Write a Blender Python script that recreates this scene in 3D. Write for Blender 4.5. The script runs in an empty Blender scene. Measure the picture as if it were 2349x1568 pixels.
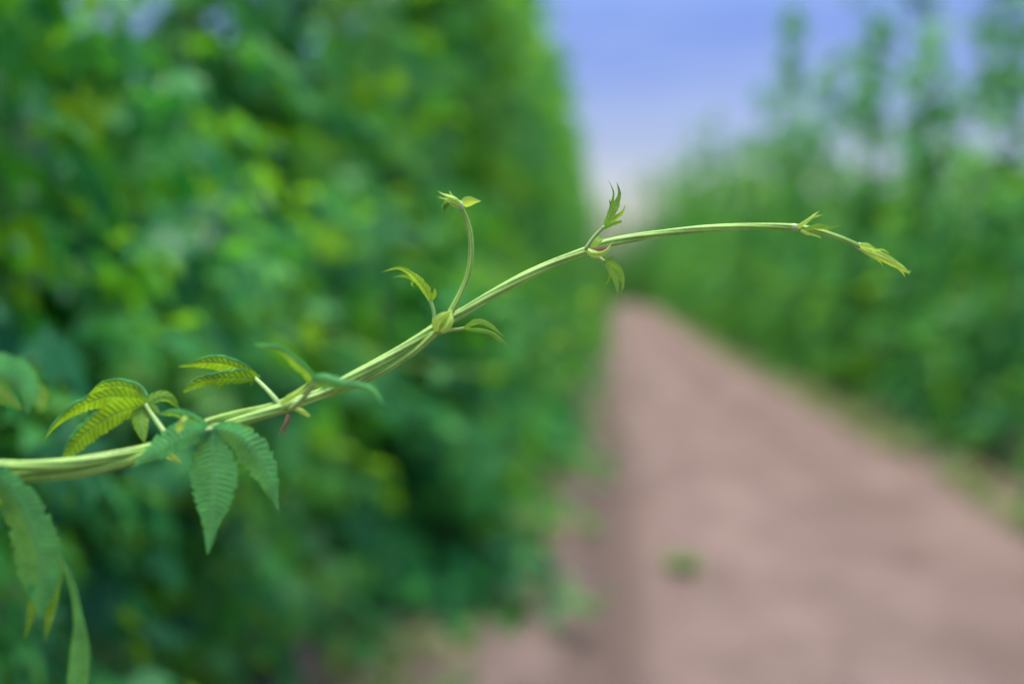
import bpy, math, random
import numpy as np
from mathutils import Vector, Matrix

random.seed(7)
rng = np.random.default_rng(11)
sc = bpy.context.scene
col = sc.collection
R = math.radians

# ------------------------------------------------------------------ camera
F = 50 / 36 * 2348            # focal length in photograph pixels (2348 wide copy)
CAM = Vector((0, 0, 1.4))
cd = bpy.data.cameras.new('camera')
cam = bpy.data.objects.new('camera', cd)
col.objects.link(cam)
cd.lens = 50
cd.sensor_width = 36
cd.clip_start = 0.02
cd.clip_end = 8000
cam.location = CAM
cam.rotation_euler = (R(90 - 3.05), 0, R(4.14))
cd.dof.use_dof = True
cd.dof.focus_distance = 0.72
cd.dof.aperture_fstop = 2.8
cd.dof.aperture_blades = 0
sc.camera = cam
CM = Matrix.Translation(CAM) @ cam.rotation_euler.to_matrix().to_4x4()


def pt(px, py, d):
    """a point of the photograph at its own distance d (metres)"""
    return CM @ Vector(((px - 1174) / F * d, -(py - 784) / F * d, -d))


CAMX = (CM.to_3x3() @ Vector((1, 0, 0)))
CAMY = (CM.to_3x3() @ Vector((0, 1, 0)))
CAMZ = (CM.to_3x3() @ Vector((0, 0, -1)))   # away from the viewer


# ------------------------------------------------------------------ helpers
def tag(o, label=None, cat=None, group=None, kind=None):
    if label: o['label'] = label
    if cat: o['category'] = cat
    if group: o['group'] = group
    if kind: o['kind'] = kind
    return o


def empty(name, loc=(0, 0, 0)):
    o = bpy.data.objects.new(name, None)
    o.location = loc
    o.empty_display_size = 0.05
    col.objects.link(o)
    return o


def mesh_obj(name, verts, faces, mat, parent=None, uvs=None, smooth=True, attr=None):
    me = bpy.data.meshes.new(name)
    me.from_pydata([tuple(v) for v in verts], [], faces)
    if uvs is not None:
        ul = me.uv_layers.new(name='UVMap')
        li = np.empty(len(me.loops), dtype=np.int32)
        me.loops.foreach_get('vertex_index', li)
        arr = np.asarray(uvs, dtype=np.float32)[li]
        ul.data.foreach_set('uv', arr.ravel())
    if attr is not None:
        a = me.attributes.new('tone', 'FLOAT', 'POINT')
        a.data.foreach_set('value', np.asarray(attr, dtype=np.float32))
    for m in (mat if isinstance(mat, (list, tuple)) else [mat]):
        me.materials.append(m)
    if smooth:
        me.polygons.foreach_set('use_smooth', [True] * len(me.polygons))
    me.update()
    o = bpy.data.objects.new(name, me)
    col.objects.link(o)
    if parent is not None:
        o.parent = parent
        o.matrix_parent_inverse = parent_matrix(parent).inverted()
    return o


def parent_matrix(o):
    m = Matrix.Translation(o.location) @ o.rotation_euler.to_matrix().to_4x4()
    if o.parent is not None:
        m = parent_matrix(o.parent) @ o.matrix_parent_inverse @ m
    return m


def catmull(pts, n):
    """resample a polyline of tuples with a Catmull-Rom spline, n points, by chord length"""
    P = np.array(pts, dtype=float)
    if len(P) == 2:
        t = np.linspace(0, 1, n)[:, None]
        return P[0] * (1 - t) + P[1] * t
    Q = np.vstack([2 * P[0] - P[1], P, 2 * P[-1] - P[-2]])
    w = Q[:, :2] if Q.shape[1] > 2 else Q
    seg = np.linalg.norm(np.diff(w, axis=0), axis=1)[1:-1] + 1e-6
    cum = np.concatenate([[0], np.cumsum(seg)])
    s = np.linspace(0, cum[-1], n)
    out = []
    for v in s:
        i = min(max(np.searchsorted(cum, v, side='right') - 1, 0), len(seg) - 1)
        t = (v - cum[i]) / seg[i]
        p0, p1, p2, p3 = Q[i], Q[i + 1], Q[i + 2], Q[i + 3]
        out.append(0.5 * ((2 * p1) + (-p0 + p2) * t + (2 * p0 - 5 * p1 + 4 * p2 - p3) * t * t
                          + (-p0 + 3 * p1 - 3 * p2 + p3) * t ** 3))
    return np.array(out)


def interp(vals, n):
    return np.interp(np.linspace(0, 1, n), np.linspace(0, 1, len(vals)), vals)


class MB:
    def __init__(self):
        self.v, self.f, self.uv = [], [], []

    def build(self, name, mat, parent=None, smooth=True):
        return mesh_obj(name, self.v, self.f, mat, parent, self.uv, smooth)

    def tube_world(self, P, rad, seg=14, ribs=0, rib_amp=0.0, twist=0.0, hairs=0, hair_len=0.0006, rnd=None, caps=True):
        """P: list of world points, rad: list of radii in metres"""
        n = len(P)
        base = len(self.v)
        T = []
        for i in range(n):
            a = P[max(i - 1, 0)]
            b = P[min(i + 1, n - 1)]
            T.append((b - a).normalized())
        up = Vector((0, 0, 1))
        N = T[0].cross(up)
        if N.length < 1e-3: N = Vector((1, 0, 0))
        N.normalize()
        L = 0
        frames = []
        for i in range(n):
            N = (N - T[i] * N.dot(T[i])).normalized()
            B = T[i].cross(N)
            if i: L += (P[i] - P[i - 1]).length
            frames.append((N.copy(), B))
            for k in range(seg):
                a = 2 * math.pi * k / seg + twist * L
                r = rad[i] * (1 + (rib_amp * math.cos(ribs * 2 * math.pi * k / seg) if ribs else 0))
                self.v.append(P[i] + (N * math.cos(a) + B * math.sin(a)) * r)
                self.uv.append((L * 100, k / seg))
        for i in range(n - 1):
            for k in range(seg):
                k2 = (k + 1) % seg
                a = base + i * seg
                self.f.append((a + k, a + k2, a + seg + k2, a + seg + k))
        if caps:
            for i, sgn in ((0, -1), (n - 1, 1)):
                c = len(self.v)
                self.v.append(P[i] + T[i] * rad[i] * 0.7 * sgn)
                self.uv.append((0 if i == 0 else L * 100, 0.5))
                for k in range(seg):
                    k2 = (k + 1) % seg
                    a = base + i * seg
                    self.f.append((a + k2, a + k, c) if sgn < 0 else (a + k, a + k2, c))
        if hairs:
            rnd = rnd or random
            for _ in range(hairs):
                i = rnd.randrange(0, n - 1)
                t = rnd.random()
                p = P[i].lerp(P[i + 1], t)
                r = rad[i] * (1 - t) + rad[i + 1] * t
                a = rnd.random() * 6.283
                N, B = frames[i]
                o = N * math.cos(a) + B * math.sin(a)
                l = hair_len * rnd.uniform(.4, 1.3)
                tip = p + o * (r + l) + T[i] * l * rnd.uniform(-.7, .7)
                w = T[i] * 0.00009
                b0 = len(self.v)
                self.v += [p + o * r * .95 - w, p + o * r * .95 + w, tip]
                self.uv += [(0.5, 0.02)] * 3
                self.f.append((b0, b0 + 1, b0 + 2))

    def tube(self, pts, rpx, step=6, **k):
        """pts (px,py,d); rpx radii in photograph pixels"""
        P0 = np.array(pts, float)
        ln = np.sum(np.linalg.norm(np.diff(P0[:, :2], axis=0), axis=1))
        n = max(5, int(ln / step))
        Q = catmull(pts, n)
        # radii by chord position of the control points
        cum = np.concatenate([[0], np.cumsum(np.linalg.norm(np.diff(P0[:, :2], axis=0), axis=1))])
        if len(rpx) == len(pts):
            r = np.interp(np.linspace(0, cum[-1], n), cum, rpx)
        else:
            r = interp(rpx, n)
        W = [pt(*q) for q in Q]
        rad = [r[i] * Q[i][2] / F for i in range(n)]
        self.tube_world(W, rad, **k)

    def lobe(self, mid, wl, wr, tl=0.2, tr=0.2, under=False, teeth=0, serr=0.25, m=4, step=2.5, wave=0.0, wk=3.0, curl=0.0, rim=0.0):
        """one leaf lobe. mid: midrib (px,py,d); wl / wr: half widths (px) left and right of the
        direction base->tip; tl / tr: how far each edge leans away (+) or towards the viewer (-)"""
        P0 = np.array(mid, float)
        ln = np.sum(np.linalg.norm(np.diff(P0[:, :2], axis=0), axis=1))
        n = max(8, int(ln / step))
        Q = catmull(mid, n)
        L = interp(wl, n)
        Rr = interp(wr, n)
        base = len(self.v)
        if max(L.max(), Rr.max()) > 12: m = max(m, 8)
        edge = []
        for i in range(n):
            a, b = Q[max(i - 1, 0)], Q[min(i + 1, n - 1)]
            t = b[:2] - a[:2]
            t = t / (np.linalg.norm(t) + 1e-9)
            left = np.array([-t[1], t[0]])          # image left for a lobe that hangs down, upper edge for one that points left
            u = i / (n - 1)
            saw = 1.0
            if teeth:
                uw = u * teeth + .55 * math.sin(u * 11.3 + ln) + .3 * math.sin(u * 27.1 + ln * .7)
                kt = math.sin(math.floor(uw) * 12.9898 + ln) * 43758.5453
                saw = 1 - serr * (.45 + .75 * (kt - math.floor(kt))) * (uw % 1.0) * min(1, 4 * u)
            d = Q[i][2]
            for j in range(-m, m + 1):
                v = j / m
                w = (L[i] if v < 0 else Rr[i]) * saw * abs(v)
                side = left if v < 0 else -left
                tilt = tl if v < 0 else tr
                z = w * d / F * (tilt + curl * abs(v) ** 2)
                z += wave * math.sin(u * wk * 6.283 + (1.3 if v < 0 else 0)) * v * v * (w * d / F)
                if teeth:            # quilting between the side veins
                    ph2 = (u * ln / 40.0 * 3.2 - abs(v) * 1.1) % 1.0
                    z += 0.00020 * math.cos(2 * math.pi * ph2) * min(1, abs(v) * 4) * (1 - abs(v) ** 4) * min(1, w / 8)
                if j == -m: edge.append((Q[i][0] + side[0] * w, Q[i][1] + side[1] * w, d + z))
                self.v.append(pt(Q[i][0] + side[0] * w, Q[i][1] + side[1] * w, d + z))
                self.uv.append((u * ln / 40.0, v))
        s = 2 * m + 1
        for i in range(n - 1):
            for j in range(s - 1):
                a = base + i * s + j
                q = (a, a + 1, a + s + 1, a + s)
                self.f.append(q if under else q[::-1])
        if rim:                      # the margin rolled over, showing the other face of the blade
            self.lobe([(x, y + rim * .3, dz - .0012) for x, y, dz in edge[int(len(edge) * (.45 if rim > 4.2 else .1))::6]], [rim * .5, rim, rim, rim * .7, 0], [rim * .6, rim, rim * .9, rim * .6, 0],
                      tl=.9, tr=.1, under=not under, m=3, step=step)


# ------------------------------------------------------------------ materials
def new_mat(name):
    m = bpy.data.materials.new(name)
    m.use_nodes = True
    nt = m.node_tree
    nt.nodes.clear()
    return m, nt


class NT:
    def __init__(self, nt): self.nt = nt

    def n(self, t, **k):
        o = self.nt.nodes.new(t)
        for a, b in k.items(): setattr(o, a, b)
        return o

    def l(self, a, b): self.nt.links.new(a, b)

    def math(self, op, a, b=None, clamp=False):
        o = self.n('ShaderNodeMath', operation=op, use_clamp=clamp)
        for i, x in enumerate((a, b)):
            if x is None: continue
            if isinstance(x, (int, float)): o.inputs[i].default_value = x
            else: self.l(x, o.inputs[i])
        return o.outputs[0]

    def mix(self, fac, a, b, blend='MIX'):
        o = self.n('ShaderNodeMix', data_type='RGBA', blend_type=blend)
        for s, x in ((o.inputs[0], fac), (o.inputs[6], a), (o.inputs[7], b)):
            if isinstance(x, (int, float)): s.default_value = x
            elif isinstance(x, tuple): s.default_value = (*x, 1)
            else: self.l(x, s)
        return o.outputs[2]

    def ramp(self, fac, stops):
        o = self.n('ShaderNodeValToRGB')
        e = o.color_ramp.elements
        while len(e) > len(stops): e.remove(e[-1])
        while len(e) < len(stops): e.new(0.5)
        for i, (p, c) in enumerate(stops):
            e[i].position = p
            e[i].color = (*c, 1) if isinstance(c, tuple) else (c, c, c, 1)
        self.l(fac, o.inputs[0])
        return o.outputs[0]

    def noise(self, scale, detail=3, rough=.55, vec=None, coord='Object'):
        o = self.n('ShaderNodeTexNoise')
        o.inputs['Scale'].default_value = scale
        o.inputs['Detail'].default_value = detail
        o.inputs['Roughness'].default_value = rough
        if vec is None:
            tc = self.n('ShaderNodeTexCoord')
            vec = tc.outputs[coord]
        self.l(vec, o.inputs['Vector'])
        return o.outputs[0]


def leaf_material(name, top, under, trans, tfac=0.42, rough=0.5, veins=True, vein_dark=0.38, vary=0.25, spec=0.35, vn=3.2, tip=None):
    m, nt = new_mat(name)
    g = NT(nt)
    out = g.n('ShaderNodeOutputMaterial')
    geo = g.n('ShaderNodeNewGeometry')
    base = g.mix(geo.outputs['Backfacing'], top, under)
    nz = g.noise(90, 4, .6)
    var = g.ramp(nz, [(0.3, 1 - vary), (0.7, 1 + vary)])
    base = g.mix(1.0, base, var, 'MULTIPLY')
    tcol = g.mix(1.0, trans, var, 'MULTIPLY')
    bump_h = nz
    if veins:
        uv = g.n('ShaderNodeUVMap')
        sep = g.n('ShaderNodeSeparateXYZ')
        g.l(uv.outputs[0], sep.inputs[0])
        av = g.math('ABSOLUTE', sep.outputs[1])
        ph = g.math('ADD', g.math('SUBTRACT', g.math('MULTIPLY', sep.outputs[0], vn), g.math('MULTIPLY', av, 1.1)), g.math('MULTIPLY', g.noise(110, 3), 1.5))
        tri = g.math('MULTIPLY', g.math('ABSOLUTE', g.math('SUBTRACT', g.math('FRACT', ph), 0.5)), 2.0)
        side = g.ramp(tri, [(0.0, 0.0), (0.62, 0.06), (1.0, 1.0)])
        mid = g.ramp(av, [(0.0, 1.0), (0.06, 0.85), (0.17, 0.0)])
        mask = g.math('MAXIMUM', side, mid)
        tcol = g.mix(g.math('MULTIPLY', mask, vein_dark), tcol, (trans[0] * .12, trans[1] * .22, trans[2] * .2))
        pale = g.mix(g.math('MULTIPLY', mid, 0.55), base, (0.14, 0.36, 0.13))
        base = g.mix(g.math('MULTIPLY', side, 0.55), pale, (top[0] * .35, top[1] * .45, top[2] * .4))
        bump_h = g.math('SUBTRACT', g.math('MULTIPLY', nz, .25), mask)
    bmp = g.n('ShaderNodeBump')
    bmp.inputs['Strength'].default_value = 0.55
    bmp.inputs['Distance'].default_value = 0.0005
    g.l(bump_h, bmp.inputs['Height'])
    p = g.n('ShaderNodeBsdfPrincipled')
    g.l(base, p.inputs['Base Color'])
    p.inputs['Roughness'].default_value = rough
    p.inputs['Specular IOR Level'].default_value = spec
    g.l(bmp.outputs[0], p.inputs['Normal'])
    t = g.n('ShaderNodeBsdfTranslucent')
    g.l(tcol, t.inputs['Color'])
    g.l(bmp.outputs[0], t.inputs['Normal'])
    ms = g.n('ShaderNodeMixShader')
    ms.inputs[0].default_value = tfac
    g.l(p.outputs[0], ms.inputs[1])
    g.l(t.outputs[0], ms.inputs[2])
    g.l(ms.outputs[0], out.inputs[0])
    return m


def row_leaf_material(name, tops, unders, trans, tfac=0.46, rough=0.42, spec=0.30):
    m, nt = new_mat(name)
    g = NT(nt)
    out = g.n('ShaderNodeOutputMaterial')
    geo = g.n('ShaderNodeNewGeometry')
    oi = g.n('ShaderNodeObjectInfo')
    rnd = g.math('FRACT', g.math('ADD', geo.outputs['Random Per Island'], oi.outputs['Random']))
    at = g.n('ShaderNodeAttribute', attribute_name='tone')      # age of the leaf: young tips are yellower
    top = g.ramp(rnd, [(0.0, tops[0]), (0.5, tops[1]), (1.0, tops[2])])
    und = g.ramp(rnd, [(0.0, unders[0]), (1.0, unders[1])])
    base = g.mix(geo.outputs['Backfacing'], top, und)
    base = g.mix(g.math('MULTIPLY', at.outputs['Fac'], 0.55), base, (0.16, 0.27, 0.045))
    tc = g.ramp(rnd, [(0.0, trans[0]), (0.5, trans[1]), (1.0, trans[2])])
    tc = g.mix(g.math('MULTIPLY', at.outputs['Fac'], 0.55), tc, (0.36, 0.50, 0.03))
    p = g.n('ShaderNodeBsdfPrincipled')
    g.l(base, p.inputs['Base Color'])
    p.inputs['Roughness'].default_value = rough
    p.inputs['Specular IOR Level'].default_value = spec
    t = g.n('ShaderNodeBsdfTranslucent')
    g.l(tc, t.inputs['Color'])
    ms = g.n('ShaderNodeMixShader')
    ms.inputs[0].default_value = tfac
    g.l(p.outputs[0], ms.inputs[1])
    g.l(t.outputs[0], ms.inputs[2])
    g.l(ms.outputs[0], out.inputs[0])
    return m


def stem_material(name, a, b, hair, tfac=0.2):
    m, nt = new_mat(name)
    g = NT(nt)
    out = g.n('ShaderNodeOutputMaterial')
    uv = g.n('ShaderNodeUVMap')
    sep = g.n('ShaderNodeSeparateXYZ')
    g.l(uv.outputs[0], sep.inputs[0])
    w = g.math('COSINE', g.math('MULTIPLY', sep.outputs[1], 6 * 2 * math.pi))
    stripe = g.ramp(g.math('MULTIPLY_ADD', w, 0.5), [(0.0, 0.0), (1.0, 1.0)])
    stripe = g.ramp(g.math('ADD', g.math('MULTIPLY', w, 0.5), 0.5), [(0.15, 0.0), (0.85, 1.0)])
    nz = g.noise(420, 4, .65)
    nz2 = g.noise(60, 3, .5)
    base = g.mix(stripe, a, b)
    base = g.mix(g.ramp(nz, [(0.55, 0.0), (0.75, 0.5)]), base, hair)
    sm = g.n('ShaderNodeMapping')
    sm.inputs['Scale'].default_value = (.25, 9, 1)
    g.l(uv.outputs[0], sm.inputs[0])
    st = g.noise(2.2, 4, .6, vec=sm.outputs[0])
    base = g.mix(g.ramp(st, [(0.58, 0.0), (0.78, 0.45)]), base, (0.22, 0.17, 0.06))
    base = g.mix(1.0, base, g.ramp(nz2, [(0.3, 0.74), (0.7, 1.18)]), 'MULTIPLY')
    bmp = g.n('ShaderNodeBump')
    bmp.inputs['Strength'].default_value = 0.5
    bmp.inputs['Distance'].default_value = 0.0004
    g.l(nz, bmp.inputs['Height'])
    p = g.n('ShaderNodeBsdfPrincipled')
    g.l(base, p.inputs['Base Color'])
    p.inputs['Roughness'].default_value = 0.5
    p.inputs['Specular IOR Level'].default_value = 0.4
    p.inputs['Sheen Weight'].default_value = 0.06
    p.inputs['Sheen Roughness'].default_value = 0.4
    g.l(bmp.outputs[0], p.inputs['Normal'])
    t = g.n('ShaderNodeBsdfTranslucent')
    g.l(base, t.inputs['Color'])
    ms = g.n('ShaderNodeMixShader')
    ms.inputs[0].default_value = tfac
    g.l(p.outputs[0], ms.inputs[1])
    g.l(t.outputs[0], ms.inputs[2])
    g.l(ms.outputs[0], out.inputs[0])
    return m


def soil_material(name, c1, c2, c3, ruts=False):
    m, nt = new_mat(name)
    g = NT(nt)
    out = g.n('ShaderNodeOutputMaterial')
    tc = g.n('ShaderNodeTexCoord')
    smap = g.n('ShaderNodeMapping')
    smap.inputs['Scale'].default_value = (1.0, .38, 1.0)      # wheels drag the soil out along the lane
    g.l(tc.outputs['Object'], smap.inputs[0])
    n1 = g.noise(2.3, 5, .62, vec=smap.outputs[0])
    n2 = g.noise(9, 5, .65)
    n3 = g.noise(70, 4, .7)
    base = g.mix(g.ramp(n1, [(0.35, 0.0), (0.65, 1.0)]), c1, c2)
    base = g.mix(g.ramp(n2, [(0.45, 0.0), (0.75, 0.55)]), base, c3)
    base = g.mix(1.0, base, g.ramp(n3, [(0.3, 0.7), (0.7, 1.2)]), 'MULTIPLY')
    if ruts:
        sep = g.n('ShaderNodeSeparateXYZ')
        g.l(g.n('ShaderNodeUVMap').outputs[0], sep.inputs[0])
        wob = g.math('MULTIPLY', g.math('SUBTRACT', n1, 0.5), 0.35)
        for cx, wd, amt in ((-0.05, 0.24, 0.72), (1.42, 0.24, 0.22)):
            dx = g.math('ABSOLUTE', g.math('SUBTRACT', g.math('ADD', sep.outputs[0], wob), cx))
            band = g.ramp(g.math('DIVIDE', dx, wd), [(0.35, 1.0), (1.0, 0.0)])
            fac = g.math('MULTIPLY', g.math('MULTIPLY', band, amt), g.ramp(n2, [(0.25, 0.45), (0.6, 1.0)]))
            base = g.mix(fac, base, (0.068, 0.046, 0.039))
    bmp = g.n('ShaderNodeBump')
    bmp.inputs['Strength'].default_value = 0.8
    bmp.inputs['Distance'].default_value = 0.03
    g.l(g.math('ADD', n2, g.math('MULTIPLY', n3, .4)), bmp.inputs['Height'])
    p = g.n('ShaderNodeBsdfPrincipled')
    g.l(base, p.inputs['Base Color'])
    p.inputs['Roughness'].default_value = 0.95
    p.inputs['Specular IOR Level'].default_value = 0.15
    g.l(bmp.outputs[0], p.inputs['Normal'])
    g.l(p.outputs[0], out.inputs[0])
    return m


M_leaf = leaf_material('shoot_leaf', spec=.14, top=(0.048, 0.300, 0.088), under=(0.12, 0.26, 0.025), trans=(0.33, 0.56, 0.012), tfac=0.43, vein_dark=.42, vary=.32)
M_young = leaf_material('young_leaf', (0.10, 0.29, 0.04), (0.15, 0.33, 0.05), (0.40, 0.62, 0.02), tfac=0.46, spec=.18, vn=4.5, vein_dark=.35)
M_bract = leaf_material('bract', (0.34, 0.52, 0.085), (0.37, 0.54, 0.10), (0.55, 0.72, 0.06), tfac=0.40, veins=False, vary=.15)
M_red = leaf_material('dry_bract', (0.24, 0.12, 0.065), (0.25, 0.13, 0.07), (0.33, 0.18, 0.08), tfac=0.3, veins=False, vary=.2)
M_stem = stem_material('stem', (0.185, 0.39, 0.045), (0.40, 0.64, 0.14), (0.52, 0.68, 0.26))
M_shoot = stem_material('shoot_stem', (0.19, 0.38, 0.04), (0.36, 0.58, 0.10), (0.5, 0.66, 0.26))
M_petiole = stem_material('petiole', (0.25, 0.43, 0.10), (0.38, 0.56, 0.18), (0.5, 0.64, 0.32))
M_joint = stem_material('joint', (0.40, 0.54, 0.25), (0.52, 0.64, 0.38), (0.68, 0.74, 0.6))
M_row = row_leaf_material('row_leaf', [(0.004, 0.105, 0.044), (0.012, 0.235, 0.066), (0.070, 0.42, 0.080)],
                          [(0.030, 0.18, 0.06), (0.07, 0.24, 0.045)],
                          [(0.03, 0.28, 0.03), (0.14, 0.54, 0.02), (0.42, 0.74, 0.010)])
M_bine = stem_material('bine', (0.12, 0.20, 0.06), (0.20, 0.28, 0.09), (0.3, 0.35, 0.2), 0.05)
M_grass = row_leaf_material('weed_leaf', [(0.07, 0.13, 0.04), (0.11, 0.17, 0.05), (0.30, 0.26, 0.13)],
                            [(0.11, 0.17, 0.06), (0.2, 0.2, 0.09)],
                            [(0.2, 0.32, 0.04), (0.26, 0.36, 0.05), (0.36, 0.34, 0.10)], tfac=.35)
M_path = soil_material('path_soil', (0.196, 0.140, 0.124), (0.120, 0.083, 0.072), (0.220, 0.170, 0.150), True)
M_ground = soil_material('field_soil', (0.145, 0.107, 0.09), (0.115, 0.084, 0.068), (0.175, 0.14, 0.117))


# ------------------------------------------------------------------ foreground: the two twining hop shoots
def D(px):
    """distance of the long shoot along the picture"""
    return float(np.interp(px, [-200, 0, 350, 650, 1000, 1350, 1820, 2090],
                           [0.60, 0.622, 0.650, 0.672, 0.700, 0.716, 0.728, 0.735]))


def A(*pts, dd=0.0, to=None):
    """attach distances: the shoot's own distance at the first point + dd, moving by `to` to the last"""
    d0 = D(pts[0][0]) + dd
    n = len(pts)
    return [(x, y, d0 + (0 if to is None else to * i / max(1, n - 1))) for i, (x, y) in enumerate(pts)]


long_shoot = empty('hop_shoot', pt(0, 1066, D(0)))
tag(long_shoot, 'long green hop shoot arching out over the path, ending in a drooping pointed bud', 'hop shoot',
    'twining hop shoots in focus')
short_shoot = empty('hop_shoot', pt(0, 1092, D(0)))
tag(short_shoot, 'shorter hop shoot twined round the long one, its tip bending upward into pale bracts', 'hop shoot',
    'twining hop shoots in focus')


def stem_px(s, pts, r, mat, parent, name='stem', extra_start=None, hairs=0, ribs=6):
    s.tube(pts, r, step=6, seg=24, ribs=ribs, rib_amp=0.07, twist=25, hairs=hairs)


def with_lead(lead, pts, radii_px):
    """world lead-in points (out of the frame, back to the row) followed by picture points"""
    P0 = np.array(pts, float)
    ln = np.sum(np.linalg.norm(np.diff(P0[:, :2], axis=0), axis=1))
    n = int(ln / 6)
    Q = catmull(pts, n)
    cum = np.concatenate([[0], np.cumsum(np.linalg.norm(np.diff(P0[:, :2], axis=0), axis=1))])
    r = np.interp(np.linspace(0, cum[-1], n), cum, radii_px)
    W = [pt(*q) for q in Q]
    rad = [r[i] * Q[i][2] / F for i in range(n)]
    Lp = [tuple(v) for v in lead] + [tuple(W[0]), tuple(W[4])]
    C = catmull(Lp, 40)[:-1]
    # drop the tail past W[0]
    C = [Vector(c) for c in C if (Vector(c) - W[0]).length > 0.006 and (Vector(c) - W[4]).length > (W[0] - W[4]).length]
    return C + W, [rad[0]] * len(C) + rad


lead_a = [Vector((-1.15, 1.05, 1.02)), Vector((-0.95, 0.85, 1.12)), Vector((-0.70, 0.66, 1.22)), Vector((-0.48, 0.58, 1.285))]
lead_b = [v + Vector((0.01, 0.012, -0.012)) for v in lead_a]

mb = MB()
ptsA = [(-30, 1067), (60, 1069), (170, 1062), (280, 1042), (345, 1028), (430, 1000), (520, 974), (600, 950), (655, 933),
        (735, 902), (800, 869), (880, 825), (950, 783), (1012, 744), (1060, 717), (1120, 680), (1200, 636), (1270, 603), (1345, 574),
        (1395, 557), (1480, 541), (1600, 526), (1720, 519), (1822, 521), (1872, 529), (1909, 539), (1942, 551), (1970, 564)]
rA = [14, 14, 13.5, 13, 13, 12, 11, 11.5, 12.5, 12, 11.5, 11.2, 11, 11, 11, 11, 10.5, 9.5, 9, 9.5, 9, 8, 7.2, 7.2, 5.8, 5.2, 5, 5.4]
off = {0: 0, 1: 0, 2: 0, 3: .001, 4: .002, 5: .003, 6: .001, 7: 0}
A3 = [(x, y, D(x) + off.get(i, 0) * 0) for i, (x, y) in enumerate(ptsA)]
W, rad = with_lead(lead_a, A3, rA)
mb.tube_world(W, rad, seg=30, ribs=6, rib_amp=0.10, twist=22, hairs=2600, hair_len=0.0008)
mb.build('stem', M_stem, long_shoot)

mb = MB()
ptsB = [(-30, 1092, .004), (60, 1094, .003), (170, 1086, .001), (280, 1062, -.001), (345, 1038, -.004), (400, 1004, -.004), (470, 969, 0.0), (540, 949, .005),
        (610, 934, .007), (670, 915, .007), (735, 908, .006), (800, 889, .003), (880, 850, 0), (950, 806, -.002), (1000, 762, -.004), (1014, 745, -.005),
        (1032, 718, -.005), (1054, 676, -.004), (1072, 634, -.003), (1080, 589, -.002), (1079, 544, -.001), (1071, 507, 0), (1057, 474, 0)]
rB = [11, 11, 10.5, 10, 9, 8, 7.5, 7.5, 7.5, 7, 7, 6.5, 6.5, 7, 8, 9, 7.5, 6.6, 6.4, 6.3, 6.0, 5.6, 5.2]
B3 = [(x, y, D(x) + o) for x, y, o in ptsB]
W, rad = with_lead(lead_b, B3, rB)
mb.tube_world(W, rad, seg=26, ribs=6, rib_amp=0.10, twist=-18, hairs=1600, hair_len=0.0008)
mb.build('stem', M_shoot, short_shoot)


def leaf(parent, lobes, mat, petiole=None, prad=None, name='leaf'):
    mb = MB()
    for l in lobes:
        mb.lobe(**l)
    o = mb.build(name, mat, parent)
    if petiole:
        pb = MB()
        pb.tube(petiole, prad, step=4, seg=14, ribs=4, rib_amp=.06, hairs=90, hair_len=.0004)
        pb.build('petiole', M_petiole, o)
    return o


def lb(pts, wl, wr, d0, d1, **k):
    n = len(pts)
    mid = [(x, y, d0 + (d1 - d0) * i / (n - 1)) for i, (x, y) in enumerate(pts)]
    return dict(mid=mid, wl=wl, wr=wr, **k)


# --- short shoot, first pair: the large drooping leaf in front and the lit leaf behind
d = 0.646
leaf(short_shoot, [
    lb([(485, 982), (488, 1040), (491, 1100), (488, 1160), (483, 1215), (476, 1272)],
       [12, 30, 51, 60, 58, 50, 35, 20, 11, 0], [12, 30, 51, 60, 57, 48, 33, 18, 10, 0], d, d - .018, tl=.30, tr=.22, teeth=17, serr=.24, step=1.6),
    lb([(488, 982), (540, 996), (580, 1030), (610, 1082), (628, 1135), (641, 1178)],
       [12, 26, 40, 46, 39, 26, 11, 0], [10, 22, 34, 40, 36, 23, 10, 0], d, d - .010, tl=.15, tr=.5, teeth=14, serr=.24, step=1.6),
    lb([(484, 984), (430, 993), (390, 1013), (350, 1039), (302, 1072)],
       [10, 28, 35, 30, 16, 0], [14, 34, 34, 28, 15, 0], d, d - .016, tl=.45, tr=-.05, teeth=13, serr=.24, step=1.6),
    lb([(482, 982), (440, 958), (400, 946), (362, 950)], [6, 12, 13, 10, 0], [6, 10, 11, 9, 0], d + .001, d + .010, tl=.3, tr=.5, teeth=10, serr=.16),
    lb([(486, 984), (520, 975), (560, 978), (585, 985)], [5, 6, 7, 5, 0], [6, 12, 10, 6, 0], d + .001, d + .012, tl=.5, tr=.2, teeth=6, serr=.16),
], M_leaf, A((388, 1008), (430, 1000), (485, 983), dd=-.004, to=d - D(388) + .004), [6, 6, 6])
d = 0.668
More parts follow.
